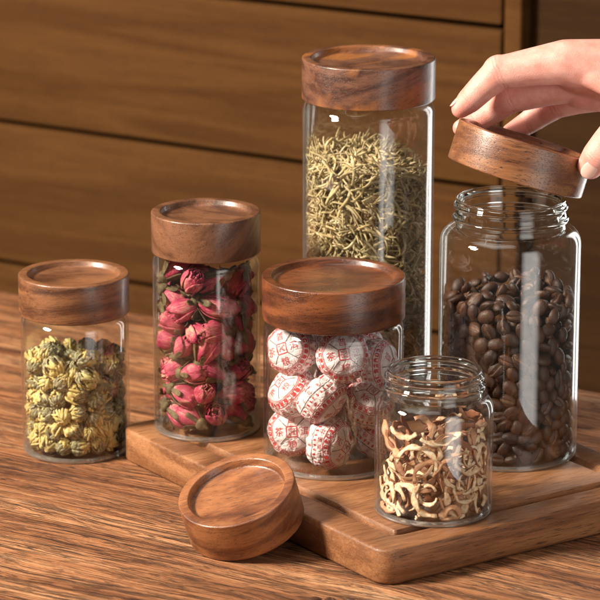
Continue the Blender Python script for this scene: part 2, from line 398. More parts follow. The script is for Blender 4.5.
def keep_inside(meshes, loc, qd, s, cx, cy, Rin, zmin):
    """shift an item inward until none of it crosses the glass"""
    M3 = np.array(qd.to_matrix()); P = np.concatenate([verts_of(m) for m in meshes]) @ M3.T * s
    loc = Vector(loc)
    for _ in range(4):
        x = P[:, 0] + loc.x - cx; y = P[:, 1] + loc.y - cy; h = np.hypot(x, y); k = int(h.argmax()); e = h[k] - Rin
        if e <= 0: break
        loc.x -= x[k] / h[k] * e; loc.y -= y[k] / h[k] * e
    loc.z += max(0, zmin - (P[:, 2].min() + loc.z)); return loc
def join_copies(name, mats, items):
    """items: (mesh, loc cm, quat, scale) -> one mesh"""
    bm = bmesh.new()
    for me, loc, qd, s in items:
        n0 = len(bm.verts); bm.from_mesh(me); bm.verts.ensure_lookup_table()
        m = Matrix.Translation(Vector(loc) * S) @ qd.to_matrix().to_4x4() @ Matrix.Diagonal((s, s, s, 1))
        for v in bm.verts[n0:]: v.co = m @ v.co
    out = bpy.data.meshes.new(name); bm.to_mesh(out); bm.free()
    for m in mats: out.materials.append(m)
    out.polygons.foreach_set('use_smooth', [True] * len(out.polygons)); return link(name, out)

# ---- coffee beans
def bean_material(name, k):
    t = NT(name)
    at = t.n('ShaderNodeAttribute', attribute_name='crease').outputs['Fac']
    v = t.coords(obj_random=True)
    oi = t.n('ShaderNodeObjectInfo').outputs['Random']
    n1 = t.noise(v, 2.2, 3, 0.6); n2 = t.noise(v, 16, 3, 0.6)
    c = t.ramp(n1, [(0.3, (0.030 * k, 0.010 * k, 0.0045 * k)), (0.7, (0.105 * k, 0.035 * k, 0.013 * k))])
    c = t.mix(t.math('MULTIPLY', oi, 0.6), c, (0.20 * k, 0.072 * k, 0.026 * k))
    c = t.mix(t.math('MULTIPLY', at, 0.85), c, (0.32, 0.16, 0.075))
    t.bsdf(**{'Base Color': c, 'Roughness': t.math('MULTIPLY_ADD', n2, 0.35, 0.26), 'Normal': t.bump(n2, 0.6, 0.0006), 'Coat Weight': 0.08, 'Coat Roughness': 0.3})
    return t.m
M_BEAN = bean_material('roasted_bean', 0.50)
def bean_mesh(seed, nu=28, nv=18):
    rg = random.Random(seed); V, Fa, cr = [], [], []
    a, b, c = 0.56 * rg.uniform(.93, 1.08), 0.41 * rg.uniform(.95, 1.05), 0.34
    for j in range(nv + 1):
        th = math.pi * j / nv
        for i in range(nu):
            ph = 2 * math.pi * i / nu
            x, y, z = math.cos(th), math.sin(th) * math.cos(ph), math.sin(th) * math.sin(ph)   # poles on the long axis
            X, Y, Z = a * x, b * y, c * z
            g = 0.0
            if z > 0:
                Z *= 0.52
                s = 0.05 * math.sin(x * 3.0)
                w = abs(Y - s)
                g = math.exp(-(w / 0.055) ** 2) * (1 - abs(x) ** 8) * min(1, z * 3)
                Z -= 0.13 * g; Z += 0.05 * math.exp(-((w - 0.13) / 0.09) ** 2) * (1 - x * x)
            else: Z *= 0.95
            V.append((X, Y, Z)); cr.append(min(1, max(0, g - 0.35) * 1.6))
    for j in range(nv):
        for i in range(nu): Fa.append([j * nu + i, j * nu + (i + 1) % nu, (j + 1) * nu + (i + 1) % nu, (j + 1) * nu + i])
    me = mesh('coffee_bean', V, Fa, M_BEAN)
    bm = bmesh.new(); bm.from_mesh(me); bmesh.ops.remove_doubles(bm, verts=bm.verts, dist=1e-7)
    lay = bm.verts.layers.float.new('crease')
    for v in bm.verts:
        k = min(range(len(V)), key=lambda q_: (V[q_][0] * S - v.co.x) ** 2 + (V[q_][1] * S - v.co.y) ** 2 + (V[q_][2] * S - v.co.z) ** 2)
        v[lay] = cr[k]
    bmesh.ops.recalc_face_normals(bm, faces=bm.faces); bm.to_mesh(me); bm.free(); me.polygons.foreach_set('use_smooth', [True] * len(me.polygons)); return me
beans = [bean_mesh(i) for i in range(5)]
BR = 4.25 - 0.17
kb = pack(1120, BR - 0.02, 0.30, 10.5, 0.43, 11, iters=130, g=0.06)
ztop = float(np.sort(kb[:, 2])[-40:].mean())
print('bean top', ztop + BTZ)
order = np.argsort(front_score(kb, BR, ztop))
rest = []
for rank, i in enumerate(order):
    p = kb[i]; rq = math.hypot(p[0], p[1])
    if rq > BR - 0.75 and random.random() < 0.85:                  # lie flat against the glass, either face out
        nn = Vector((p[0], p[1], random.gauss(0, 0.5))) * (1 if random.random() < 0.45 else -1)
        qd = aim(nn, rz()); pos = Vector((p[0], p[1], 0)) * (1 + 0.10 / rq) ; pos.z = p[2]
        if pos.xy.length > BR - 0.27: pos.xy = pos.xy * ((BR - 0.27) / pos.xy.length)
    else: qd = rand_quat(); pos = Vector(p)
    world = Vector((PK.x, PK.y, BTZ)) + pos
    world = keep_inside([beans[i % 5]], world, qd, 1.05, PK.x, PK.y, BR - 0.02, BTZ + 0.27)
    if rank < 300:
        o = put('coffee_bean', beans[i % 5], world, qd, random.uniform(0.9, 1.08))
        tag(o, 'roasted dark brown coffee bean in the large open jar', 'coffee bean', 'coffee beans in the open jar')
    else: rest.append((beans[i % 5], world, qd, 1.0))
o = join_copies('coffee_bean_heap', [M_BEAN], rest)
tag(o, 'mass of coffee beans filling the inside of the large open jar', 'coffee beans', kind='stuff')

# ---- rosebuds
def petal_mat(name, a, b, edge):
    t = NT(name); v = t.coords(obj_random=True)
    n1 = t.noise(v, 1.3, 3, 0.6); vein = t.noise(t.stretch(v, (1, 1, 0.12)), 16, 3, 0.7)
    c = t.ramp(t.math('MULTIPLY_ADD', t.math('SUBTRACT', vein, 0.5), 0.9, n1), [(0.28, a), (0.50, b), (0.70, edge)])
    oi = t.n('ShaderNodeObjectInfo').outputs['Random']
    c = t.mix(t.math('MULTIPLY', oi, 0.45), c, (0.24, 0.025, 0.05))
    t.bsdf(**{'Base Color': c, 'Roughness': 0.6, 'Normal': t.bump(vein, 0.5, 0.0008), 'Subsurface Weight': 0.1, 'Subsurface Radius': (0.3, 0.1, 0.1), 'Subsurface Scale': 0.002})
    return t.m
M_ROSE = petal_mat('rose_petal', (0.27, 0.008, 0.035), (0.60, 0.055, 0.130), (0.70, 0.36, 0.24))
def noise_mat(name, stops, scale=3.0, rough=0.7, st=(1, 1, 1), bump=0.4, detail=4, rnd=None):
    t = NT(name); v = t.coords(obj_random=True); n1 = t.noise(t.stretch(v, st), scale, detail, 0.65)
    c = t.ramp(n1, stops)
    if rnd: c = t.mix(t.math('MULTIPLY', t.n('ShaderNodeObjectInfo').outputs['Random'], rnd[1]), c, rnd[0])
    t.bsdf(**{'Base Color': c, 'Roughness': rough, 'Normal': t.bump(n1, bump, 0.0008)}); return t.m
M_CALYX = noise_mat('dried_calyx', [(0.3, (0.055, 0.036, 0.016)), (0.6, (0.15, 0.105, 0.042)), (0.8, (0.34, 0.24, 0.11))], 4, 0.75)
def shell(V, Fa, prof, a0, width, lift, v0, v1, curl, nu=9, nv=10, wav=0.0, rg=random, tilt=0.0):
    """a petal: patch round the z axis following prof(v)->(r,z)"""
    b0 = len(V)
    for j in range(nv + 1):
        v = v0 + (v1 - v0) * j / nv; r, z = prof(v)
        half = width * math.sin(math.pi * min(1, 0.18 + 0.66 * (j / nv))) ** 0.7
        for i in range(nu + 1):
            s = (i / nu - 0.5) * 2; a = a0 + s * half + tilt * (j / nv)
            e = (j / nv) ** 3
            rr = r + lift * (0.25 + 0.75 * j / nv) + curl * e + 0.05 * (abs(s) ** 3) * curl * 4 * (j / nv) + wav * math.sin(s * 5 + a0 * 7) * e
            zz = z + 0.06 * (1 - s * s) * e + wav * 0.6 * math.cos(s * 7 + a0) * e
            V.append((rr * math.cos(a), rr * math.sin(a), zz))
    for j in range(nv):
        for i in range(nu):
            k = b0 + j * (nu + 1) + i; Fa.append([k, k + 1, k + nu + 2, k + nu + 1])
def solid(me, th=0.02):
    bm = bmesh.new(); bm.from_mesh(me)
    bmesh.ops.recalc_face_normals(bm, faces=bm.faces)
    bmesh.ops.solidify(bm, geom=bm.faces[:], thickness=th * S); bm.to_mesh(me); bm.free()
    me.polygons.foreach_set('use_smooth', [True] * len(me.polygons)); return me
def rose_meshes(seed):
    rg = random.Random(seed); V, Fa = [], []
    op = rg.uniform(-0.02, 0.05)
    def prof(v):                                                   # egg bulb, tip at top
        return 0.03 + 0.54 * math.sin(math.pi * min(1, 0.09 + 0.87 * v) ** 1.05) ** 0.9, -0.58 + 1.75 * v
    a = 0
    for k in range(12):
        a += 2.4 + rg.uniform(-.2, .2); lay = k / 11
        sc_ = 0.35 + 0.65 * lay
        shell(V, Fa, lambda v, s=sc_: (prof(v)[0] * s, prof(v)[1] * (0.92 + 0.08 * s)), a, 1.25 - 0.25 * lay, 0.03 + 0.035 * lay, 0.0, 0.93 + rg.uniform(-.08, .06) - 0.10 * lay, 0.03 + op * lay * rg.uniform(.3, 1.4), wav=0.035, tilt=rg.uniform(-.3, .3), rg=rg)
    b = solid(mesh('bud', V, Fa, M_ROSE), 0.025)
    V, Fa = [], []
    n = 12
    for j, (r, z) in enumerate([(0.0, -1.15), (0.10, -1.12), (0.11, -0.95), (0.26, -0.85), (0.36, -0.68), (0.34, -0.50), (0.10, -0.42)]):
        for i in range(n): V.append((r * math.cos(i * 6.283 / n), r * math.sin(i * 6.283 / n), z))
    for j in range(6):
        for i in range(n): Fa.append([j * n + i, j * n + (i + 1) % n, (j + 1) * n + (i + 1) % n, (j + 1) * n + i])
    for k in range(5):
        shell(V, Fa, lambda v: (prof(v)[0] + 0.075, prof(v)[1]), k * 1.257 + rg.uniform(-.2, .2), 0.27, 0.0, -0.02, rg.uniform(.30, .55), rg.uniform(0, .25), nu=4, nv=7, wav=0.03)
    c = solid(mesh('calyx', V, Fa, M_CALYX), 0.02)
    return b, c
roses = [rose_meshes(s) for s in range(6)]
def instances(name, variants, parts, P, cx, cy, z0, Rc, group, cat, labeler, smin=.9, smax=1.08, outward=0.5, rad=None):
    objs = []
    for i, p in enumerate(P):
        rg = random.Random(i * 17 + 5)
        v = variants[i % len(variants)]
        d = Vector((rg.gauss(0, 1), rg.gauss(0, 1), rg.gauss(0, 0.8)))
        if name == 'dried_rosebud' and p[1] < 0.2 and rg.random() < 0.7: d = Vector((rg.gauss(0, 1.3), -0.45 + rg.gauss(0, .35), 0.5 + rg.gauss(0, 1.0)))
        qd = aim(d, rg.uniform(0, 6.28)); s_ = rg.uniform(smin, smax)
        o = put(name, v[0], keep_inside(v, (cx + p[0], cy + p[1], z0 + p[2]), qd, s_, cx, cy, Rc, z0 + 0.27), qd, s_)
        for pn, me in zip(parts, v[1:]):
            c = bpy.data.objects.new(pn, me); COL.objects.link(c); c.parent = o
        lab = labeler(i, p, o)
        tag(o, lab, cat, group); objs.append(o)
    return objs
rp = pack(82, 3.33 - 0.17, 0.32, 13.5, 0.88, 5, iters=240)
print('rose top', rp[:, 2].max() + BTZ + .7)
# buds lying against the front glass can be told apart: say on which side and how high
ORD = ['lowest', 'second', 'third', 'fourth', 'fifth', 'sixth', 'seventh', 'eighth', 'ninth', 'tenth']
rose_lab = {}
rf = front_score(rp, 3.16, 99)
for side, lo, hi in (('left', -9, -0.95), ('middle', -0.95, 0.95), ('right', 0.95, 9)):
    ids = sorted([k for k in range(len(rp)) if rf[k] < 1.05 and lo <= rp[k, 0] < hi], key=lambda k: rp[k, 2])
    for n_, k in enumerate(ids[:10]):
        rose_lab[k] = "pink rosebud at the narrow jar's front glass, %s side, %s" % (side, 'lowest one' if n_ == 0 else ORD[n_] + ' from the bottom')
instances('dried_rosebud', roses, ['calyx'], rp, PB.x, PB.y, BTZ, 3.16, 'dried rosebuds in the lidded jar', 'rosebud',
          lambda i, p, o: rose_lab.get(i, 'dried pink rosebud lying behind the front ones in the narrow lidded jar'), 1.08, 1.30)

# ---- chrysanthemum buds
M_CHR_Y = noise_mat('chrysanthemum_petal', [(0.28, (0.36, 0.20, 0.035)), (0.46, (0.72, 0.53, 0.15)), (0.68, (0.88, 0.78, 0.42))], 3.5, 0.7, rnd=((0.44, 0.35, 0.13), 0.6))
def chr_bract_mat():
    t = NT('chrysanthemum_bract'); at = t.n('ShaderNodeAttribute', attribute_name='stripe').outputs['Fac']
    v = t.coords(obj_random=True); n = t.noise(v, 5, 4, 0.6)
    c = t.ramp(n, [(0.3, (0.085, 0.070, 0.026)), (0.7, (0.28, 0.25, 0.11))])
    c = t.mix(t.math('MULTIPLY', at, 0.9), c, (0.64, 0.58, 0.38))
    t.bsdf(**{'Base Color': c, 'Roughness': 0.7, 'Normal': t.bump(n, 0.4, 0.0006)}); return t.m
M_CHR_G = chr_bract_mat()
def strip_on_ball(V, Fa, st, d0, d1, w, rr, amp, nu=4, nv=7, tipw=0.25, stripe=False, rg=random):
    """petal along the great arc from direction d0 to d1, on a ball of radius rr(t)"""
    b0 = len(V); d0 = Vector(d0).normalized(); d1 = Vector(d1).normalized()
    for j in range(nv + 1):
        t_ = j / nv; d = d0.slerp(d1, t_); tg = (d1 - d0 * d0.dot(d1)); side = d.cross(tg).normalized()
        ww = w * (math.sin(math.pi * (0.15 + 0.80 * t_)) ** 0.6)
        for i in range(nu + 1):
            s = (i / nu - .5) * 2
            r = rr + amp * (1 - s * s) + 0.03 * math.sin(t_ * 9 + w * 50)
            q_ = (d + side * s * ww).normalized() * r; V.append(tuple(q_)); st.append(1.0 if abs(s) > .7 else 0.0)
    for j in range(nv):
        for i in range(nu):
            k = b0 + j * (nu + 1) + i; Fa.append([k, k + 1, k + nu + 2, k + nu + 1])
def with_attr(me, name, vals):
    a = me.attributes.new(name, 'FLOAT', 'POINT'); a.data.foreach_set('value', vals); return me
def ball(V, Fa, st, r, n=10, m=8):
    b0 = len(V)
    for j in range(m + 1):
        for i in range(n):
            th = math.pi * j / m; ph = 6.2832 * i / n; V.append((r * math.sin(th) * math.cos(ph), r * math.sin(th) * math.sin(ph), r * math.cos(th))); st.append(0)
    for j in range(m):
        for i in range(n): Fa.append([b0 + j * n + i, b0 + j * n + (i + 1) % n, b0 + (j + 1) * n + (i + 1) % n, b0 + (j + 1) * n + i])
def mum_meshes(seed):
    rg = random.Random(seed); V, Fa, st = [], [], []
    ball(V, Fa, st, 0.43)
    for k in range(46):
        a = k * 2.4 + rg.uniform(-.2, .2); e0 = rg.uniform(1.0, 2.0); e1 = e0 - rg.uniform(.7, 1.3)
        d0 = (math.sin(e0) * math.cos(a), math.sin(e0) * math.sin(a), math.cos(e0)); a1 = a + rg.uniform(-.7, .7)
        d1 = (math.sin(abs(e1)) * math.cos(a1), math.sin(abs(e1)) * math.sin(a1), math.cos(e1))
        strip_on_ball(V, Fa, st, d0, d1, rg.uniform(.10, .24), 0.42 + rg.uniform(0, .24), rg.uniform(.02, .09))
    b = mesh('flower_head', V, Fa, M_CHR_Y); fix_normals(b)
    V, Fa, st = [], [], []
    ball(V, Fa, st, 0.40)
    for k in range(18):
        a = k * 2.4 + rg.uniform(-.25, .25); lay = k / 17; e0 = 2.9 - 0.5 * lay; e1 = e0 - rg.uniform(.65, 1.1) - 0.15 * lay
        d0 = (math.sin(e0) * math.cos(a), math.sin(e0) * math.sin(a), math.cos(e0)); d1 = (math.sin(e1) * math.cos(a + .1), math.sin(e1) * math.sin(a + .1), math.cos(e1))
        strip_on_ball(V, Fa, st, d0, d1, rg.uniform(.17, .27), 0.59 + rg.uniform(-.04, .05), 0.05)
    c = with_attr(mesh('bract', V, Fa, M_CHR_G), 'stripe', st)
    return b, c
mums = [mum_meshes(s) for s in range(6)]
mp_ = pack(156, 3.40 - 0.17, 0.30, 9.5, 0.61, 8, iters=220)
print('mum top', mp_[:, 2].max() + .6)
instances('dried_chrysanthemum', mums, ['bract'], mp_, PA.x, PA.y, 0.02, 3.23, 'dried chrysanthemum buds in the small lidded jar', 'flower bud',
          lambda i, p, o: 'dried yellow chrysanthemum bud with grey green bracts in the small lidded jar', 0.82, 1.15)

# ---- mushroom strips
def strip_mat():
    t = NT('dried_mushroom'); at = t.n('ShaderNodeAttribute', attribute_name='edge').outputs['Fac']
    v = t.coords(obj_random=True); n = t.noise(v, 4, 5, 0.65)
    c = t.ramp(n, [(0.28, (0.55, 0.27, 0.11)), (0.46, (0.84, 0.60, 0.35)), (0.66, (0.94, 0.82, 0.62))])
    oi = t.n('ShaderNodeObjectInfo').outputs['Random']
    c = t.mix(t.math('MULTIPLY', t.math('GREATER_THAN', oi, 0.74), 0.6), c, (0.46, 0.14, 0.045))
    c = t.mix(t.math('MULTIPLY', at, 0.9), c, (0.25, 0.070, 0.022))
    t.bsdf(**{'Base Color': c, 'Roughness': 0.75, 'Normal': t.bump(n, 0.6, 0.001)}); return t.m
M_STRIP = strip_mat()
def tube_strip(pts, normals, w, th, rg):
    V, Fa, at = [], [], []
    n = len(pts)
    for i, p in enumerate(pts):
        tg = (pts[min(i + 1, n - 1)] - pts[max(i - 1, 0)]).normalized()
        nn = normals[i]; nn = (nn - tg * nn.dot(tg)).normalized(); sd = tg.cross(nn)
        k = math.sin(math.pi * (0.07 + 0.86 * i / (n - 1))) ** 0.5
        ww = w * k * (1 + .28 * math.sin(i * 1.3 + w * 90)); tt = th * (0.6 + .4 * k)
        sec = [(-1, -.5, 1), (-1.05, .1, 1), (-.9, .6, .8), (-.55, .85, .05), (0, .7 + .25 * math.sin(i * 1.9), 0), (.55, .85, 0), (.95, .5, .6), (1.05, -.1, 1), (.8, -.6, 1), (.3, -.7, .9), (-.3, -.65, .9), (-.8, -.75, 1)]
        for s, u, e in sec:
            V.append(tuple(p + sd * s * ww + nn * u * tt)); at.append(e)
    m = 12
    for i in range(n - 1):
        for k in range(m): Fa.append([i * m + k, i * m + (k + 1) % m, (i + 1) * m + (k + 1) % m, (i + 1) * m + k])
    Fa.append(list(range(m))[::-1]); Fa.append(list(range((n - 1) * m, n * m)))
    return V, Fa, at
def mushroom_strips():
    rg = random.Random(21); Rm = 3.42 - 0.17
    kinds = {}
    cnt = 0
    for i in range(125):
        near = i % 3 != 0
        a0 = rg.uniform(0, 6.283) if i % 2 else rg.uniform(3.4, 6.0)
        r0 = Rm - rg.uniform(.25, .8) if near else math.sqrt(rg.random()) * (Rm - .8)
        z = 0.35 + (i / 124) ** 1.1 * 4.8 + rg.uniform(-.35, .35)
        z = max(0.42, z)
        c = Vector((r0 * math.cos(a0), r0 * math.sin(a0), z))
        L = rg.uniform(2.2, 4.6); bend = rg.uniform(0.3, 1.7) * rg.choice((-1, 1)); th0 = rg.uniform(-.9, .9) if rg.random() < .7 else rg.uniform(0, 6.28)
        outd = Vector((math.cos(a0), math.sin(a0), 0)); tan = Vector((-math.sin(a0), math.cos(a0), 0)); upv = Vector((0, 0, 1))
        if not near: outd = Vector((rg.gauss(0, 1), rg.gauss(0, 1), rg.gauss(0, .8))).normalized(); tan = outd.orthogonal().normalized(); upv = outd.cross(tan)
        n = 18; pts = []; pos = Vector((0, 0, 0)); ang = th0 - bend * L / 2; wob = rg.uniform(0, 6.28)
        for k in range(n):
            pts.append(pos.copy()); ang += bend * L / n + 0.14 * math.sin(k * .9 + wob)
            pos += (tan * math.cos(ang) + upv * math.sin(ang)) * L / n + outd * 0.05 * math.sin(k * .7 + wob)
        mid = pts[n // 2]; pts = [p - mid + c for p in pts]
        for p in pts:
            q_ = p.xy.length
            lim = Rm - 0.2
            if q_ > lim: p.xy = p.xy * (lim / q_)
            p.z = max(p.z, 0.40)
            if p.z > 5.35: p.z = 5.35 + (p.z - 5.35) * .25
        edge_on = rg.random() < 0.4
        sg = -1 if rg.random() < .3 else 1
        nr = [(outd * sg if edge_on else (upv * .8 * sg + outd * .6)) for _ in pts]
        V, Fa, at = tube_strip(pts, nr, rg.uniform(.14, .26), rg.uniform(.05, .085), rg)
        me = mesh('mushroom_strip', [Vector(v) - c for v in V], Fa, M_STRIP); fix_normals(me); with_attr(me, 'edge', at)
        o = link('mushroom_strip', me, None, (PM.x + c.x, PM.y + c.y, BTZ + c.z))
        tag(o, 'curled cream and brown dried mushroom strip in the small open jar', 'mushroom strip', 'dried mushroom strips in the small open jar')
mushroom_strips()

# ---- dried sprigs
M_SPRIG = noise_mat('dried_sprig', [(0.25, (0.28, 0.16, 0.05)), (0.45, (0.62, 0.44, 0.19)), (0.7, (0.88, 0.74, 0.46))], 2.5, 0.65, rnd=((0.26, 0.22, 0.10), 0.6))
M_SPRIG2 = noise_mat('dried_sprig_mix', [(0.30, (0.20, 0.14, 0.055)), (0.5, (0.50, 0.39, 0.19)), (0.70, (0.80, 0.67, 0.42))], 1.2, 0.65)
def sprig_mesh(seed):
    rg = random.Random(seed); V, Fa = [], []; n, m = 12, 6
    L = rg.uniform(1.2, 2.5); r = rg.uniform(.05, .095); pos = Vector((-L / 2, 0, 0)); yaw = rg.uniform(-.7, .7); b = rg.uniform(-2.4, 2.4); b2 = rg.uniform(-.6, .6)
    pts = []
    for i in range(n):
        pts.append(pos.copy()); yaw += b / n; pos += Vector((math.cos(yaw), math.sin(yaw), math.sin(i * b2))) * (L / n)
    c = sum(pts, Vector()) / n
    for i, p in enumerate(pts):
        tg = (pts[min(i + 1, n - 1)] - pts[max(i - 1, 0)]).normalized(); s1 = tg.cross(Vector((0, 0, 1))).normalized(); s2 = tg.cross(s1)
        rr = r * (math.sin(math.pi * (.06 + .86 * i / (n - 1))) ** .55) * (1 + .15 * math.sin(i * 2 + seed))
        for k in range(m):
            a = 6.2832 * k / m; fl = 1.0 + .25 * (k % 2)
            V.append(tuple(p - c + s1 * rr * fl * math.cos(a) + s2 * rr * .8 * math.sin(a)))
    for i in range(n - 1):
        for k in range(m): Fa.append([i * m + k, i * m + (k + 1) % m, (i + 1) * m + (k + 1) % m, (i + 1) * m + k])
    Fa.append(list(range(m))[::-1]); Fa.append(list(range((n - 1) * m, n * m)))
    return mesh('herb_sprig', V, Fa, M_SPRIG)
sprigs = [sprig_mesh(i) for i in range(14)]
rg = random.Random(77); items = []
RT_ = 4.12 - 0.17 - 0.10
for i in range(3900):
    a = rg.uniform(0, 6.283); r = RT_ * (rg.random() ** 0.33 if rg.random() < .75 else rg.random() ** .5)
    x, y = r * math.cos(a), r * math.sin(a)
    top = 16.9 - 0.05 * (x + 0.6) ** 2 - 0.02 * y * y - (1.0 if x > 1.2 else 0) * (x - 1.2) * .25
    z = 0.45 + (top - 0.45) * rg.random()
    if rg.random() < .06: z = top - rg.random() * .6
    lim = math.sqrt(max(RT_ ** 2 - 0, .1))
    tiltv = rg.gauss(0, .42)
    if r > RT_ - 1.0: d = Vector((-math.sin(a), math.cos(a), tiltv * 1.2)).normalized()
    else: d = Vector((rg.gauss(0, 1), rg.gauss(0, 1), rg.gauss(0, .4))).normalized()
    outd = Vector((math.cos(a), math.sin(a), 0)); up_ = d.cross(outd).normalized() if rg.random() < .8 else Vector((0, 0, 1))
    # local x along d, local z roughly outward so that the bend lies along the glass
    zax = (outd - d * outd.dot(d)).normalized(); yax = zax.cross(d)
    qd = Matrix((d, yax, zax)).transposed().to_quaternion()
    rlim = RT_ - 0.17 if r > RT_ - 1 else RT_ - .5
    if r > rlim: x *= rlim / r; y *= rlim / r
    items.append(((x, y, z), qd, i % 14, rg.uniform(.75, 1.15), top))
arr = np.array([it[0] for it in items])
sco = np.minimum(arr[:, 1] + np.sqrt(np.maximum(3.9 ** 2 - arr[:, 0] ** 2, 0)), (np.array([it[4] for it in items]) - arr[:, 2]) * 2)
hid = arr[:, 2] < 7.0                                              # hidden behind the jars in front
order = np.argsort(sco + hid * 3.0)
rest = []
for rank, i in enumerate(order):
    (x, y, z), qd, k, s, _ = items[i]; w = keep_inside([sprigs[k]], (PT.x + x, PT.y + y, BTZ + z), qd, s, PT.x, PT.y, 3.93, BTZ + 0.3)
    if rank < 300: tag(put('herb_sprig', sprigs[k], w, qd, s), 'thin curved straw coloured dried herb sprig in the tallest jar', 'herb sprig', 'dried herb sprigs in the tallest jar')
    else: rest.append((sprigs[k], w, qd, s))
o = join_copies('herb_sprig_heap', [M_SPRIG2], rest)
tag(o, 'mass of dried herb sprigs filling the inside of the tallest jar', 'herb sprigs', kind='stuff')
# two longer stalks standing up above the heap
for k, pts in enumerate([[(-3.55, -1.2, 14.3), (-3.35, -1.3, 15.6), (-3.2, -1.3, 16.9), (-3.45, -1.2, 18.0)], [(-3.6, -.9, 15.6), (-3.2, -1.4, 15.9), (-2.6, -1.6, 15.5)], [(-1.2, -3.4, 13.9), (-.6, -3.5, 12.6), (-.3, -3.55, 11.2), (-.35, -3.5, 10.2)]]):
    V, Fa = [], []; P3 = [Vector(p) for p in pts]; n = 16; m = 6
    for i in range(n):
        t_ = i / (n - 1) * (len(P3) - 1); j = min(int(t_), len(P3) - 2); p = P3[j].lerp(P3[j + 1], t_ - j); r = .06 * (1 - .6 * i / n)
        for q_ in range(m): V.append((p.x + r * math.cos(q_ * 1.047), p.y + r * .6 * math.sin(q_ * 1.047), p.z + r * .8 * math.sin(q_ * 1.047)))
    for i in range(n - 1):
        for q_ in range(m): Fa.append([i * m + q_, i * m + (q_ + 1) % m, (i + 1) * m + (q_ + 1) % m, (i + 1) * m + q_])
    o = link('herb_stalk', mesh('herb_stalk', V, Fa, M_SPRIG), None, (PT.x, PT.y, BTZ))
    tag(o, ['long thin herb stalk standing above the heap at the left of the tallest jar', 'short herb stalk lying across the heap top left in the tallest jar', 'long herb stalk running down the middle front of the tallest jar'][k], 'herb stalk')

# ---- paper wrapped tea cakes
def paper_mat():
    t = NT('wrapping_paper'); v = t.coords(obj_random=True); n = t.noise(v, 3.5, 4, 0.6)
    vor = t.n('ShaderNodeTexVoronoi', {'Vector': v, 'Scale': 2.2}, feature='DISTANCE_TO_EDGE').outputs[0]
    h = t.math('ADD', n, t.math('MULTIPLY', t.math('MINIMUM', vor, 0.12), 4.0))
    c = t.ramp(n, [(0.3, (0.78, 0.63, 0.61)), (0.7, (0.90, 0.80, 0.78))])
    t.bsdf(**{'Base Color': c, 'Roughness': 0.6, 'Normal': t.bump(h, 0.5, 0.0010), 'Subsurface Weight': 0.0}); return t.m
M_PAPER = paper_mat(); M_INK = simple('red_ink', (0.58, 0.050, 0.055), 0.55); M_INK2 = simple('grey_ink', (0.16, 0.13, 0.14), 0.55)
CK_R, CK_T = 1.48, 1.02
def cake_r(z):                                                     # z from -1 (gathered foot) to 1 (printed face)
    return 0
def dome(x, y):
    """printed dome height over the plane point, rolls over at the side"""
    return 0
CV = [0]
def cake_point(a, s):
    """s: arc parameter from 0 (centre of the printed face) to 3.0 (centre of the back)"""
    prof = [(0, 1.02), (0.5, 0.98), (0.95, 0.84), (1.25, 0.58), (1.43, 0.20), (1.47, -0.15), (1.38, -0.55), (1.15, -0.88), (0.75, -1.02), (0.35, -0.98), (0, -0.90)]
    t_ = max(0, min(9.999, s / 3.0 * 10)); i = int(t_); f = t_ - i
    p0, p1, p2, p3 = prof[max(i - 1, 0)], prof[i], prof[i + 1], prof[min(i + 2, 10)]
    if i == 0: p0 = (-prof[1][0], prof[1][1])
    def cr(k): return 0.5 * (2 * p1[k] + (p2[k] - p0[k]) * f + (2 * p0[k] - 5 * p1[k] + 4 * p2[k] - p3[k]) * f * f + (3 * p1[k] - p0[k] - 3 * p2[k] + p3[k]) * f ** 3)
    r, z = cr(0), cr(1)
    fold = max(0, s - 1.35) / 1.3
    k_ = CV[0] * 1.7
    pl = math.sin(a * 13 + 2 * math.sin(a * 3 + k_) + k_); pl = math.copysign(abs(pl) ** 0.6, pl)
    r *= 1 + 0.050 * fold * pl + 0.018 * math.sin(a * 5 + 1 + k_) + 0.012 * math.sin(a * 9 + s * 4 + k_)
    z += 0.02 * math.sin(a * 4 + s * 3 + k_)
    q_ = Vector((r * math.cos(a), r * math.sin(a), z + 7 * CV[0]))
    cr_ = mnoise.noise(q_ * 2.2); cr2 = abs(mnoise.noise(q_ * 4.5 + Vector((9, 3, 1))))
    m_ = 1 + 0.045 * cr_ - 0.05 * cr2 * min(1, s)
    r *= m_; z *= m_
    return Vector((r * math.cos(a), r * math.sin(a), z))
# arc parameter -> distance on the paper is about 1:1 for s*1.03
def flat_to_cake(x, y, lift):
    s = math.hypot(x, y); a = math.atan2(y, x); p = cake_point(a, s)
    e = 0.02; n = (cake_point(a + e, s) - p).cross(cake_point(a, s + e) - p)
    if n.length < 1e-9 or s < 0.05: n = Vector((0, 0, 1))
    n.normalize()
    if n.dot(p) < 0: n = -n
    return p + n * lift
def cake_body():
    V, Fa = [], []; n, m = 160, 72
    for j in range(m + 1):
        for i in range(n): V.append(tuple(cake_point(6.2832 * i / n, 3.0 * j / m)))
    for j in range(m):
        for i in range(n): Fa.append([j * n + i, j * n + (i + 1) % n, (j + 1) * n + (i + 1) % n, (j + 1) * n + i])
    me = mesh('wrapper', V, Fa, M_PAPER)
    bm = bmesh.new(); bm.from_mesh(me); bmesh.ops.remove_doubles(bm, verts=bm.verts, dist=1e-6); bmesh.ops.recalc_face_normals(bm, faces=bm.faces); bm.to_mesh(me); bm.free()
    me.polygons.foreach_set('use_smooth', [True] * len(me.polygons)); return me
GLY = {}
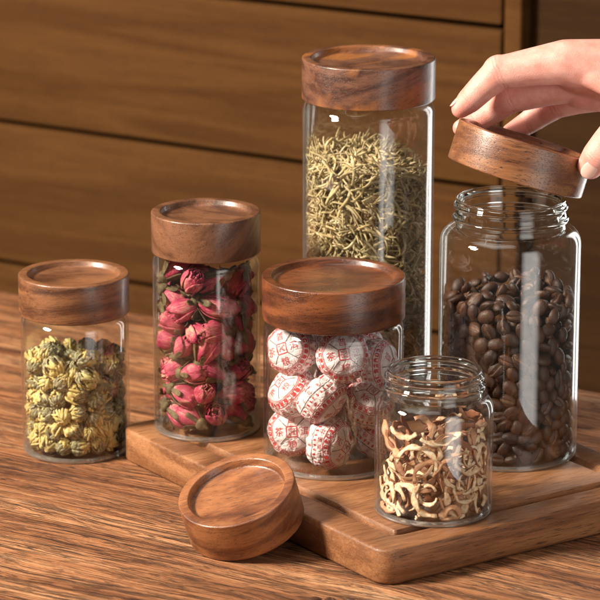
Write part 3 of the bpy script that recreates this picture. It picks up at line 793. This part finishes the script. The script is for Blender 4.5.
def glyph(ch):
    """outline mesh of a character as flat triangles centred on the origin, about 1 high"""
    if ch in GLY: return GLY[ch]
    cu = bpy.data.curves.new('glyph', 'FONT'); cu.body = ch; cu.size = 1.0; cu.align_x = 'CENTER'; cu.align_y = 'CENTER'; cu.resolution_u = 2
    o = bpy.data.objects.new('glyph', cu); COL.objects.link(o)
    dg = bpy.context.evaluated_depsgraph_get(); me = bpy.data.meshes.new_from_object(o.evaluated_get(dg))
    vs = [(v.co.x, v.co.y) for v in me.vertices]; fs = [list(p.vertices) for p in me.polygons]
    bpy.data.objects.remove(o)
    if vs:
        mx = (min(v[0] for v in vs) + max(v[0] for v in vs)) / 2; my = (min(v[1] for v in vs) + max(v[1] for v in vs)) / 2
        vs = [(a - mx, b - my) for a, b in vs]
    GLY[ch] = (vs, fs); return GLY[ch]
def print_mesh():
    V, Fa, mi = [], [], []
    L = 0.014
    def addflat(pts, faces, mat=0):
        b = len(V)
        for x, y in pts: V.append(tuple(flat_to_cake(x, y, L)))
        for f in faces: Fa.append([b + k for k in f]); mi.append(mat)
    def band(r0, r1, n=96, mat=0, wob=0):
        pts = []; fs = []
        for i in range(n):
            a = 6.2832 * i / n; w = wob * math.sin(a * 24)
            pts += [((r0 + w) * math.cos(a), (r0 + w) * math.sin(a)), ((r1 + w) * math.cos(a), (r1 + w) * math.sin(a))]
        for i in range(n): j = (i + 1) % n; fs.append([2 * i, 2 * i + 1, 2 * j + 1, 2 * j])
        addflat(pts, fs, mat)
    def line(x0, y0, x1, y1, w, mat=0, n=8):
        d = math.hypot(x1 - x0, y1 - y0); nx, ny = -(y1 - y0) / d * w / 2, (x1 - x0) / d * w / 2; pts = []; fs = []
        for i in range(n + 1):
            t_ = i / n; x, y = x0 + (x1 - x0) * t_, y0 + (y1 - y0) * t_; pts += [(x + nx, y + ny), (x - nx, y - ny)]
        for i in range(n): fs.append([2 * i, 2 * i + 1, 2 * i + 3, 2 * i + 2])
        addflat(pts, fs, mat)
    def char(ch, x, y, h, rot, mat=0):
        vs, fs = glyph(ch); c, s = math.cos(rot), math.sin(rot)
        addflat([(x + h * (a * c - b * s), y + h * (a * s + b * c)) for a, b in vs], fs, mat)
    # centre square with its character, four sectors
    q = 0.17
    for x0, y0, x1, y1 in ((-q, -q, q, -q), (q, -q, q, q), (q, q, -q, q), (-q, q, -q, -q)): line(x0, y0, x1, y1, 0.035)
    char('\u56ed', 0, 0, 0.24, 0)
    for k, ch in enumerate('\u666e\u6d31\u7cae\u8336'):
        a = math.pi / 2 - k * math.pi / 2; char(ch, 0.44 * math.cos(a), 0.44 * math.sin(a), 0.32, 0)
        b = a + math.pi / 4; line(0.26 * math.cos(b), 0.26 * math.sin(b), 0.66 * math.cos(b), 0.66 * math.sin(b), 0.028, 1)
    band(0.74, 0.765, mat=0); band(0.80, 0.825, mat=0)
    # broad scalloped red ring with light gaps
    nT = 26
    for i in range(nT):
        a0 = 6.2832 * i / nT; a1 = a0 + 6.2832 / nT * 0.74; pts = []; fs = []
        for k in range(5):
            a = a0 + (a1 - a0) * k / 4; bl = 0.05 * math.sin(math.pi * k / 4); pts += [(0.85 * math.cos(a), 0.85 * math.sin(a)), ((0.98 + bl) * math.cos(a), (0.98 + bl) * math.sin(a))]
        for k in range(4): fs.append([2 * k, 2 * k + 1, 2 * k + 3, 2 * k + 2])
        addflat(pts, fs)
    band(1.05, 1.075)
    ring = '\u4e91\u5357\u9ad8\u5c71\u8001\u6811\u751f\u719f\u597d\u8336'
    for i in range(20):
        a = 6.2832 * i / 20; char(ring[i % 10], 1.23 * math.cos(a), 1.23 * math.sin(a), 0.25, a - math.pi / 2)
    for i in range(34):
        a = 6.2832 * i / 34; line(1.42 * math.cos(a), 1.42 * math.sin(a), 1.55 * math.cos(a + .03), 1.55 * math.sin(a + .03), 0.10, 0, 2)
    band(1.62, 1.65, mat=1)
    for i in range(14):
        a = 6.2832 * i / 14 + .2; char(ring[(i + 3) % 10], 1.80 * math.cos(a), 1.80 * math.sin(a), 0.24, a - math.pi / 2)
    for i in range(7):
        a = 6.2832 * i / 7; line(2.02 * math.cos(a), 2.02 * math.sin(a), 2.02 * math.cos(a + .34), 2.02 * math.sin(a + .34), 0.06, 0, 6)
        char(ring[(i + 6) % 10], 2.22 * math.cos(a + .1), 2.22 * math.sin(a + .1), 0.26, a - math.pi / 2); char(ring[(i + 1) % 10], 2.22 * math.cos(a + .32), 2.22 * math.sin(a + .32), 0.26, a - math.pi / 2)
    me = mesh('printed_pattern', V, Fa, [M_INK, M_INK2], smooth=True, midx=mi); return me
cake_v = []
for CV[0] in range(4): cake_v.append((cake_body(), print_mesh()))
# (px, py) in the photo's view, how far behind the front of the glass, printed face direction (camera right, up, towards camera), roll, label
cakes = [
    (284, 349, 0.0, (-0.50, 0.05, 0.85), 0.3, 'paper wrapped tea cake at the upper left, printed face turned left'),
    (343, 356, 0.0, (0.05, 0.10, 1.0), 0.15, 'paper wrapped tea cake just below the lid with its round face to the viewer'),
    (386, 366, 0.35, (0.85, 0.0, 0.45), 0.9, 'paper wrapped tea cake at the upper right, face turned away to the right'),
    (292, 392, 0.1, (-0.75, 0.62, 0.55), 1.2, 'tilted paper wrapped tea cake at the left in the middle row'),
    (323, 400, -0.1, (0.75, -0.72, 0.25), 2.0, 'paper wrapped tea cake lying on its side in the middle of the jar'),
    (368, 404, 0.15, (0.25, 0.70, 0.62), 0.7, 'large paper wrapped tea cake right of centre, face tipped up'),
    (291, 443, 0.0, (-0.10, -0.02, 1.0), 0.05, 'lowest left paper wrapped tea cake facing the viewer squarely'),
    (331, 446, -0.05, (0.72, -0.16, 0.50), 2.6, 'bottom middle paper wrapped tea cake showing its pleated white side'),
    (374, 447, 0.1, (0.5, 0.75, 0.3), 1.7, 'bottom right paper wrapped tea cake with its face tipped upward'),
]
def cake(p, nv, roll, label, sc_=1.0):
    o = thing('wrapped_tea_cake', label, 'tea cake', p, None, 'paper wrapped tea cakes in the wide jar')
    o.rotation_mode = 'QUATERNION'
    z = Vector(nv).normalized(); x = (UP.cross(z)); x = x.normalized() if x.length > .1 else RT.copy(); y = z.cross(x)
    o.rotation_quaternion = Matrix((x, y, z)).transposed().to_quaternion() @ Matrix.Rotation(roll, 3, 'Z').to_quaternion()
    o.scale = (sc_,) * 3
    cake.n += 1; cake_me, print_me = cake_v[cake.n % 4]
    a = bpy.data.objects.new('wrapper', cake_me); COL.objects.link(a); a.parent = o
    b = bpy.data.objects.new('printed_pattern', print_me); COL.objects.link(b); b.parent = o
    return o
cake.n = 0
for px, py, back, nv, roll, lab in cakes:
    sz = 1.09
    # find the point on this sight line whose plan distance from the axis puts the cake against the front glass
    best = None; Rl = 4.22 - 0.17 - 1.40 * sz
    for k in range(300):
        dp = 188 + k * 0.03; p = at_depth(px, py, dp); h = math.hypot(p.x - PC.x, p.y - PC.y)
        if h <= Rl: best = p; break
    if best is None:
        best = min((at_depth(px, py, 188 + k * .03) for k in range(400)), key=lambda p: math.hypot(p.x - PC.x, p.y - PC.y))
    best = best + Vector((0, back, 0))
    best.z = max(best.z, BTZ + 0.3 + 1.36)
    n = RT * nv[0] + UP * nv[1] - FW * nv[2]
    o = cake(best, n, roll, lab, sz)
    o.location = keep_inside([cake_v[cake.n % 4][0]], best, o.rotation_quaternion, sz, PC.x, PC.y, 4.0, BTZ + 0.24) * S
k = 0
for z, a_ in ((1.75, 0.5), (1.75, 2.6), (4.4, 1.5), (4.5, 3.0), (4.4, 0.1), (7.2, 0.7), (7.2, 2.2), (6.9, 2.75)):
    p = Vector((PC.x + 2.35 * math.cos(a_), PC.y + 2.35 * math.sin(a_), BTZ + z))
    o = cake(p, Vector((random.gauss(0, 1), random.gauss(0, 1), random.gauss(0, 1))), rz(), 'x', 0.9)
    o.location = keep_inside([cake_v[cake.n % 4][0]], p, o.rotation_quaternion, 0.9, PC.x, PC.y, 4.0, BTZ + 0.24) * S
    o['label'] = 'paper wrapped tea cake mostly hidden behind the front ones, in the wide jar'

# ------------------------------------------------------------------ the hand
def skin_mat():
    t = NT('skin'); v = t.coords()
    n = t.noise(v, 1.1, 5, 0.62); f = t.noise(v, 18, 4, 0.6)
    vo = t.n('ShaderNodeTexVoronoi', {'Vector': v, 'Scale': 11.0}, feature='DISTANCE_TO_EDGE').outputs[0]; lines = t.math('MINIMUM', t.math('MULTIPLY', vo, 4.0), 1.0)
    c = t.ramp(n, [(0.3, (0.66, 0.28, 0.22)), (0.55, (0.75, 0.385, 0.315)), (0.75, (0.79, 0.46, 0.385))])
    at = t.n('ShaderNodeAttribute', attribute_name='blush').outputs['Fac']
    c = t.mix(t.math('MULTIPLY', at, 0.55), c, (0.68, 0.22, 0.17))
    cre = t.n('ShaderNodeAttribute', attribute_name='crease').outputs['Fac']
    c = t.mix(t.math('MULTIPLY', cre, 0.35), c, (0.50, 0.17, 0.12))
    h = t.math('ADD', t.math('MULTIPLY_ADD', cre, -1.2, t.math('MULTIPLY', f, 0.4)), t.math('MULTIPLY', lines, 0.35))
    t.bsdf(**{'Base Color': c, 'Roughness': 0.46, 'Normal': t.bump(h, 0.3, 0.0008), 'Subsurface Weight': 0.2, 'Subsurface Radius': (1.0, 0.35, 0.2), 'Subsurface Scale': 0.004})
    return t.m
M_SKIN = skin_mat()
def hull(bm, balls):
    tmp = bmesh.new()
    for (p, r) in balls:
        bmesh.ops.create_icosphere(tmp, subdivisions=3, radius=r, matrix=Matrix.Translation(p))
    res = bmesh.ops.convex_hull(tmp, input=tmp.verts[:])
    bmesh.ops.delete(tmp, geom=[g for g in res['geom_interior'] if isinstance(g, bmesh.types.BMVert)], context='VERTS')
    me = bpy.data.meshes.new('t'); tmp.to_mesh(me); tmp.free(); bm.from_mesh(me); bpy.data.meshes.remove(me)
def H(px, py, d): return at_depth(px, py, d)
fingers = {
    'index': [(H(566, 62, 190.3), 1.36), (H(530, 67, 190.5), 1.12), (H(499, 73, 190.8), 1.02), (H(484, 86, 191.1), .88), (H(470, 100, 191.4), .78), (H(460.5, 109, 191.5), .57)],
    'middle': [(H(585, 80, 192.4), 1.25), (H(545, 89, 192.6), 1.06), (H(509, 97, 192.9), 1.0), (H(495, 109, 193.6), .84), (H(477, 121, 194.0), .70), (H(461, 128, 193.9), .53)],
    'ring': [(H(600, 91, 194.0), 1.25), (H(576, 97, 194.5), 1.06), (H(556, 103, 195.0), .96), (H(542, 113, 195.5), .82), (H(526, 124, 195.8), .72), (H(510, 132, 195.6), .52)],
    'little': [(H(612, 90, 195.8), .95), (H(592, 92, 196.6), .74), (H(575, 95, 197.4), .70), (H(560, 102, 197.8), .6), (H(547, 112, 198), .56), (H(538, 123, 197.4), .44)],
    'thumb': [(H(668, 92, 189.4), 1.75), (H(636, 112, 188.3), 1.22), (H(621, 128, 187.9), 1.05), (H(609, 143, 187.9), 1.04), (H(598, 156, 188.2), .96), (H(590.5, 166, 188.6), .80)],
}
def build_hand():
    bm = bmesh.new()
    for nm, ch in fingers.items():
        for a, b in zip(ch, ch[1:]): hull(bm, [a, b])
        if nm != 'thumb':                                            # knuckle swell and pad
            hull(bm, [(ch[2][0] + Vector((0, 0, .10)), ch[2][1] * 1.0)])
    W1, W2 = (H(690, 78, 191.2), 2.4), (H(690, 84, 194.2), 2.0)
    hull(bm, [fingers['index'][0], fingers['middle'][0], W1, W2]); hull(bm, [fingers['middle'][0], fingers['ring'][0], fingers['little'][0], W2, W1])
    hull(bm, [fingers['thumb'][0], fingers['thumb'][1], W1, (H(620, 78, 190.2), 1.2)])
    hull(bm, [(H(580, 90, 192.6), 1.15), (H(600, 93, 192.6), 1.15), W2, fingers['middle'][0]])
    hull(bm, [(H(578, 66, 190.2), 1.0), (H(625, 92, 189.2), .75), W1])
    hull(bm, [W1, W2, (H(800, 72, 191.5), 2.5), (H(800, 78, 194.2), 2.0)]); hull(bm, [(H(800, 72, 191.5), 2.5), (H(800, 78, 194.2), 2.0), (H(1060, 40, 192), 3.2), (H(1060, 50, 195), 3.0)])
    me = bpy.data.meshes.new('person'); bm.to_mesh(me); bm.free()
    o = bpy.data.objects.new('person', me); COL.objects.link(o)
    m = o.modifiers.new('r', 'REMESH'); m.mode = 'VOXEL'; m.voxel_size = 0.065
    s = o.modifiers.new('s', 'SMOOTH'); s.iterations = 22; s.factor = 0.5
    dg = bpy.context.evaluated_depsgraph_get(); me2 = bpy.data.meshes.new_from_object(o.evaluated_get(dg)); o.modifiers.clear(); o.data = me2
    tips = [(c[-1][0], 1.3) for c in fingers.values()] + [(c[2][0], 0.9) for c in fingers.values()]
    vals = []; creases = []
    joints = []
    for nm, ch in fingers.items():
        for k, ws in ((2, (-.22, -.02, .2)), (4, (-.1, .08))):
            ax = (ch[k + 1][0] - ch[k - 1][0]).normalized()
            for w_ in ws: joints.append((ch[k][0] + ax * w_, ax, ch[k][1]))
    for v in me2.vertices:
        b = 0
        for p, r in tips: b = max(b, math.exp(-((v.co - p).length / r) ** 2))
        vals.append(b); cz = 0
        for p, ax, r_ in joints:
            dd_ = v.co - p
            if dd_.length < r_ * 1.35: cz = max(cz, math.exp(-((dd_.dot(ax) + .06 * mnoise.noise(v.co * 2.5)) / 0.055) ** 2) * min(1, .55 + mnoise.noise(v.co * 1.7 + p) * .9))
        creases.append(max(0, cz))
        v.co = v.co * S
    with_attr(me2, 'blush', vals); with_attr(me2, 'crease', creases)
    me2.materials.clear(); me2.materials.append(M_SKIN); me2.polygons.foreach_set('use_smooth', [True] * len(me2.polygons))
    return tag(o, "person's bare right hand reaching in from the right, fingers and thumb gripping the lifted lid", 'person')
hand = build_hand()
M_NAIL = simple('fingernail', (0.80, 0.49, 0.41), 0.25, **{'Coat Weight': 0.4, 'Subsurface Weight': 0.2, 'Subsurface Scale': 0.002})
def nail(chain, side, w, l, out):
    """curved plate on the back of the last phalanx; side: rough outward direction"""
    a, b = chain[-2], chain[-1]; ax = (b[0] - a[0]).normalized(); o_ = (side - ax * side.dot(ax)).normalized(); sd = ax.cross(o_)
    V, Fa = [], []; n, m = 9, 10
    c = b[0] - ax * 0.08
    for j in range(m + 1):
        t_ = (j / m - .5) * 2
        for i in range(n + 1):
            s = (i / n - .5) * 2; ww = w * math.sqrt(max(0.02, 1 - abs(t_) ** 2.6 * .97))
            rr = b[1] * out + (a[1] - b[1]) * .35 * (1 - t_) / 2
            ang = s * ww / rr
            V.append(tuple(c + ax * t_ * l + o_ * (rr * math.cos(ang) + .03 * (1 - t_ * t_)) + sd * rr * math.sin(ang)))
    for j in range(m):
        for i in range(n): k = j * (n + 1) + i; Fa.append([k, k + 1, k + n + 2, k + n + 1])
    me = solid(mesh('fingernail', V, Fa, M_NAIL), 0.05); link('fingernail', me, hand)
toCam = -FW
nail(fingers['thumb'], toCam * 1.0 - RT * 0.05 - UP * .15, .43, .56, 0.985)
nail(fingers['index'], UP * 0.5 - RT * 1.0 + toCam * .1, .34, .42, 1.02)
nail(fingers['middle'], -RT * 1.0 + toCam * .5 - UP * .3, .34, .42, 1.02)

# ------------------------------------------------------------------ spilled bits at the very front
for k, (px, py, lab) in enumerate([(313, 603, 'dark coffee bean lying on the table at the bottom edge, leftmost of the three'), (331, 604, 'coffee bean lying on the table at the bottom edge, middle one of the three')]):
    p = on_z(px, py, 0.3); tag(put('coffee_bean', beans[k], (p.x, p.y, 0.32), aim((0.2, -.3, 1 if k else -1), 0.5 + k), 1.0), lab, 'coffee bean')
p = on_z(349, 604, 0.3); tag(put('coffee_bean', beans[3], (p.x, p.y, 0.32), aim((-.3, -.2, 1), 2.1), 1.0), 'reddish brown coffee bean lying on the table at the bottom edge, rightmost of the three', 'coffee bean')

# ------------------------------------------------------------------ light
def area(name, loc, target, sx, sy, power, col=(1, 1, 1), spread=180, soft=False):
    l = bpy.data.lights.new(name, 'AREA'); l.shape = 'RECTANGLE'; l.size = sx * S; l.size_y = sy * S; l.energy = power; l.color = col; l.spread = R(spread)
    o = bpy.data.objects.new(name, l); COL.objects.link(o); o.location = Vector(loc) * S
    dv = (Vector(target) - Vector(loc)).normalized(); o.rotation_mode = 'QUATERNION'; o.rotation_quaternion = dv.to_track_quat('-Z', 'Y')
    if soft:                                                        # a diffuser is brightest in the middle
        l.use_nodes = True; nt = l.node_tree; em = nt.nodes['Emission']; g = nt.nodes.new('ShaderNodeNewGeometry'); sp = nt.nodes.new('ShaderNodeSeparateXYZ'); nt.links.new(g.outputs['Parametric'], sp.inputs[0])
        prev = None
        for ax in (0, 1):
            a = nt.nodes.new('ShaderNodeMath'); a.operation = 'SUBTRACT'; a.inputs[0].default_value = 1.0; nt.links.new(sp.outputs[ax], a.inputs[1])
            b = nt.nodes.new('ShaderNodeMath'); b.operation = 'MULTIPLY'; nt.links.new(a.outputs[0], b.inputs[0]); nt.links.new(sp.outputs[ax], b.inputs[1])
            c2 = nt.nodes.new('ShaderNodeMath'); c2.operation = 'MULTIPLY'; nt.links.new(b.outputs[0], c2.inputs[0]); c2.inputs[1].default_value = 5.0 if ax == 0 else 9.0; c2.use_clamp = True
            if prev: m_ = nt.nodes.new('ShaderNodeMath'); m_.operation = 'MULTIPLY'; nt.links.new(prev, m_.inputs[0]); nt.links.new(c2.outputs[0], m_.inputs[1]); prev = m_.outputs[0]
            else: prev = c2.outputs[0]
        nt.links.new(prev, em.inputs['Strength'])
    return o
area('key_lamp', (-142, -42, 112), (0, 0, 6), 34, 34, 94, (1.0, 0.90, 0.77))
area('window_softbox', (66, -92, -6), (2, 0, 0), 64, 190, 12, (1.0, 0.96, 0.91), soft=True)
area('top_softbox', (-30, -10, 150), (0, 0, 0), 110, 90, 7, (1.0, 0.96, 0.9))
area('side_strip', (50, 58, 0), (8, 2, 8), 18, 110, 4.2, (1.0, 0.98, 0.95), soft=True)
w = bpy.data.worlds.new('World'); sc.world = w; w.use_nodes = True
bg = w.node_tree.nodes['Background']; bg.inputs[0].default_value = (0.62, 0.50, 0.40, 1); bg.inputs[1].default_value = 0.20

# ------------------------------------------------------------------ camera and render settings
cd = bpy.data.cameras.new('camera'); cam = bpy.data.objects.new('camera', cd); COL.objects.link(cam); sc.camera = cam
cam.location = CAM * S; cam.rotation_euler = (R(90) - PITCH, 0, 0)
cd.sensor_width = 36; cd.lens = 36 * F / 600; cd.clip_start = 0.05; cd.clip_end = 50
cd.dof.use_dof = True; cd.dof.focus_distance = 188 * S; cd.dof.aperture_fstop = 16
sc.render.engine = 'CYCLES'; c = sc.cycles
c.use_denoising = True; c.denoiser = 'OPENIMAGEDENOISE'
c.max_bounces = 14; c.transmission_bounces = 12; c.transparent_max_bounces = 48; c.diffuse_bounces = 4; c.glossy_bounces = 5
c.caustics_reflective = False; c.caustics_refractive = False; c.sample_clamp_indirect = 4; c.sample_clamp_direct = 0
sc.view_settings.view_transform = 'Standard'; sc.view_settings.look = 'None'; sc.view_settings.exposure = 0; sc.view_settings.gamma = 1
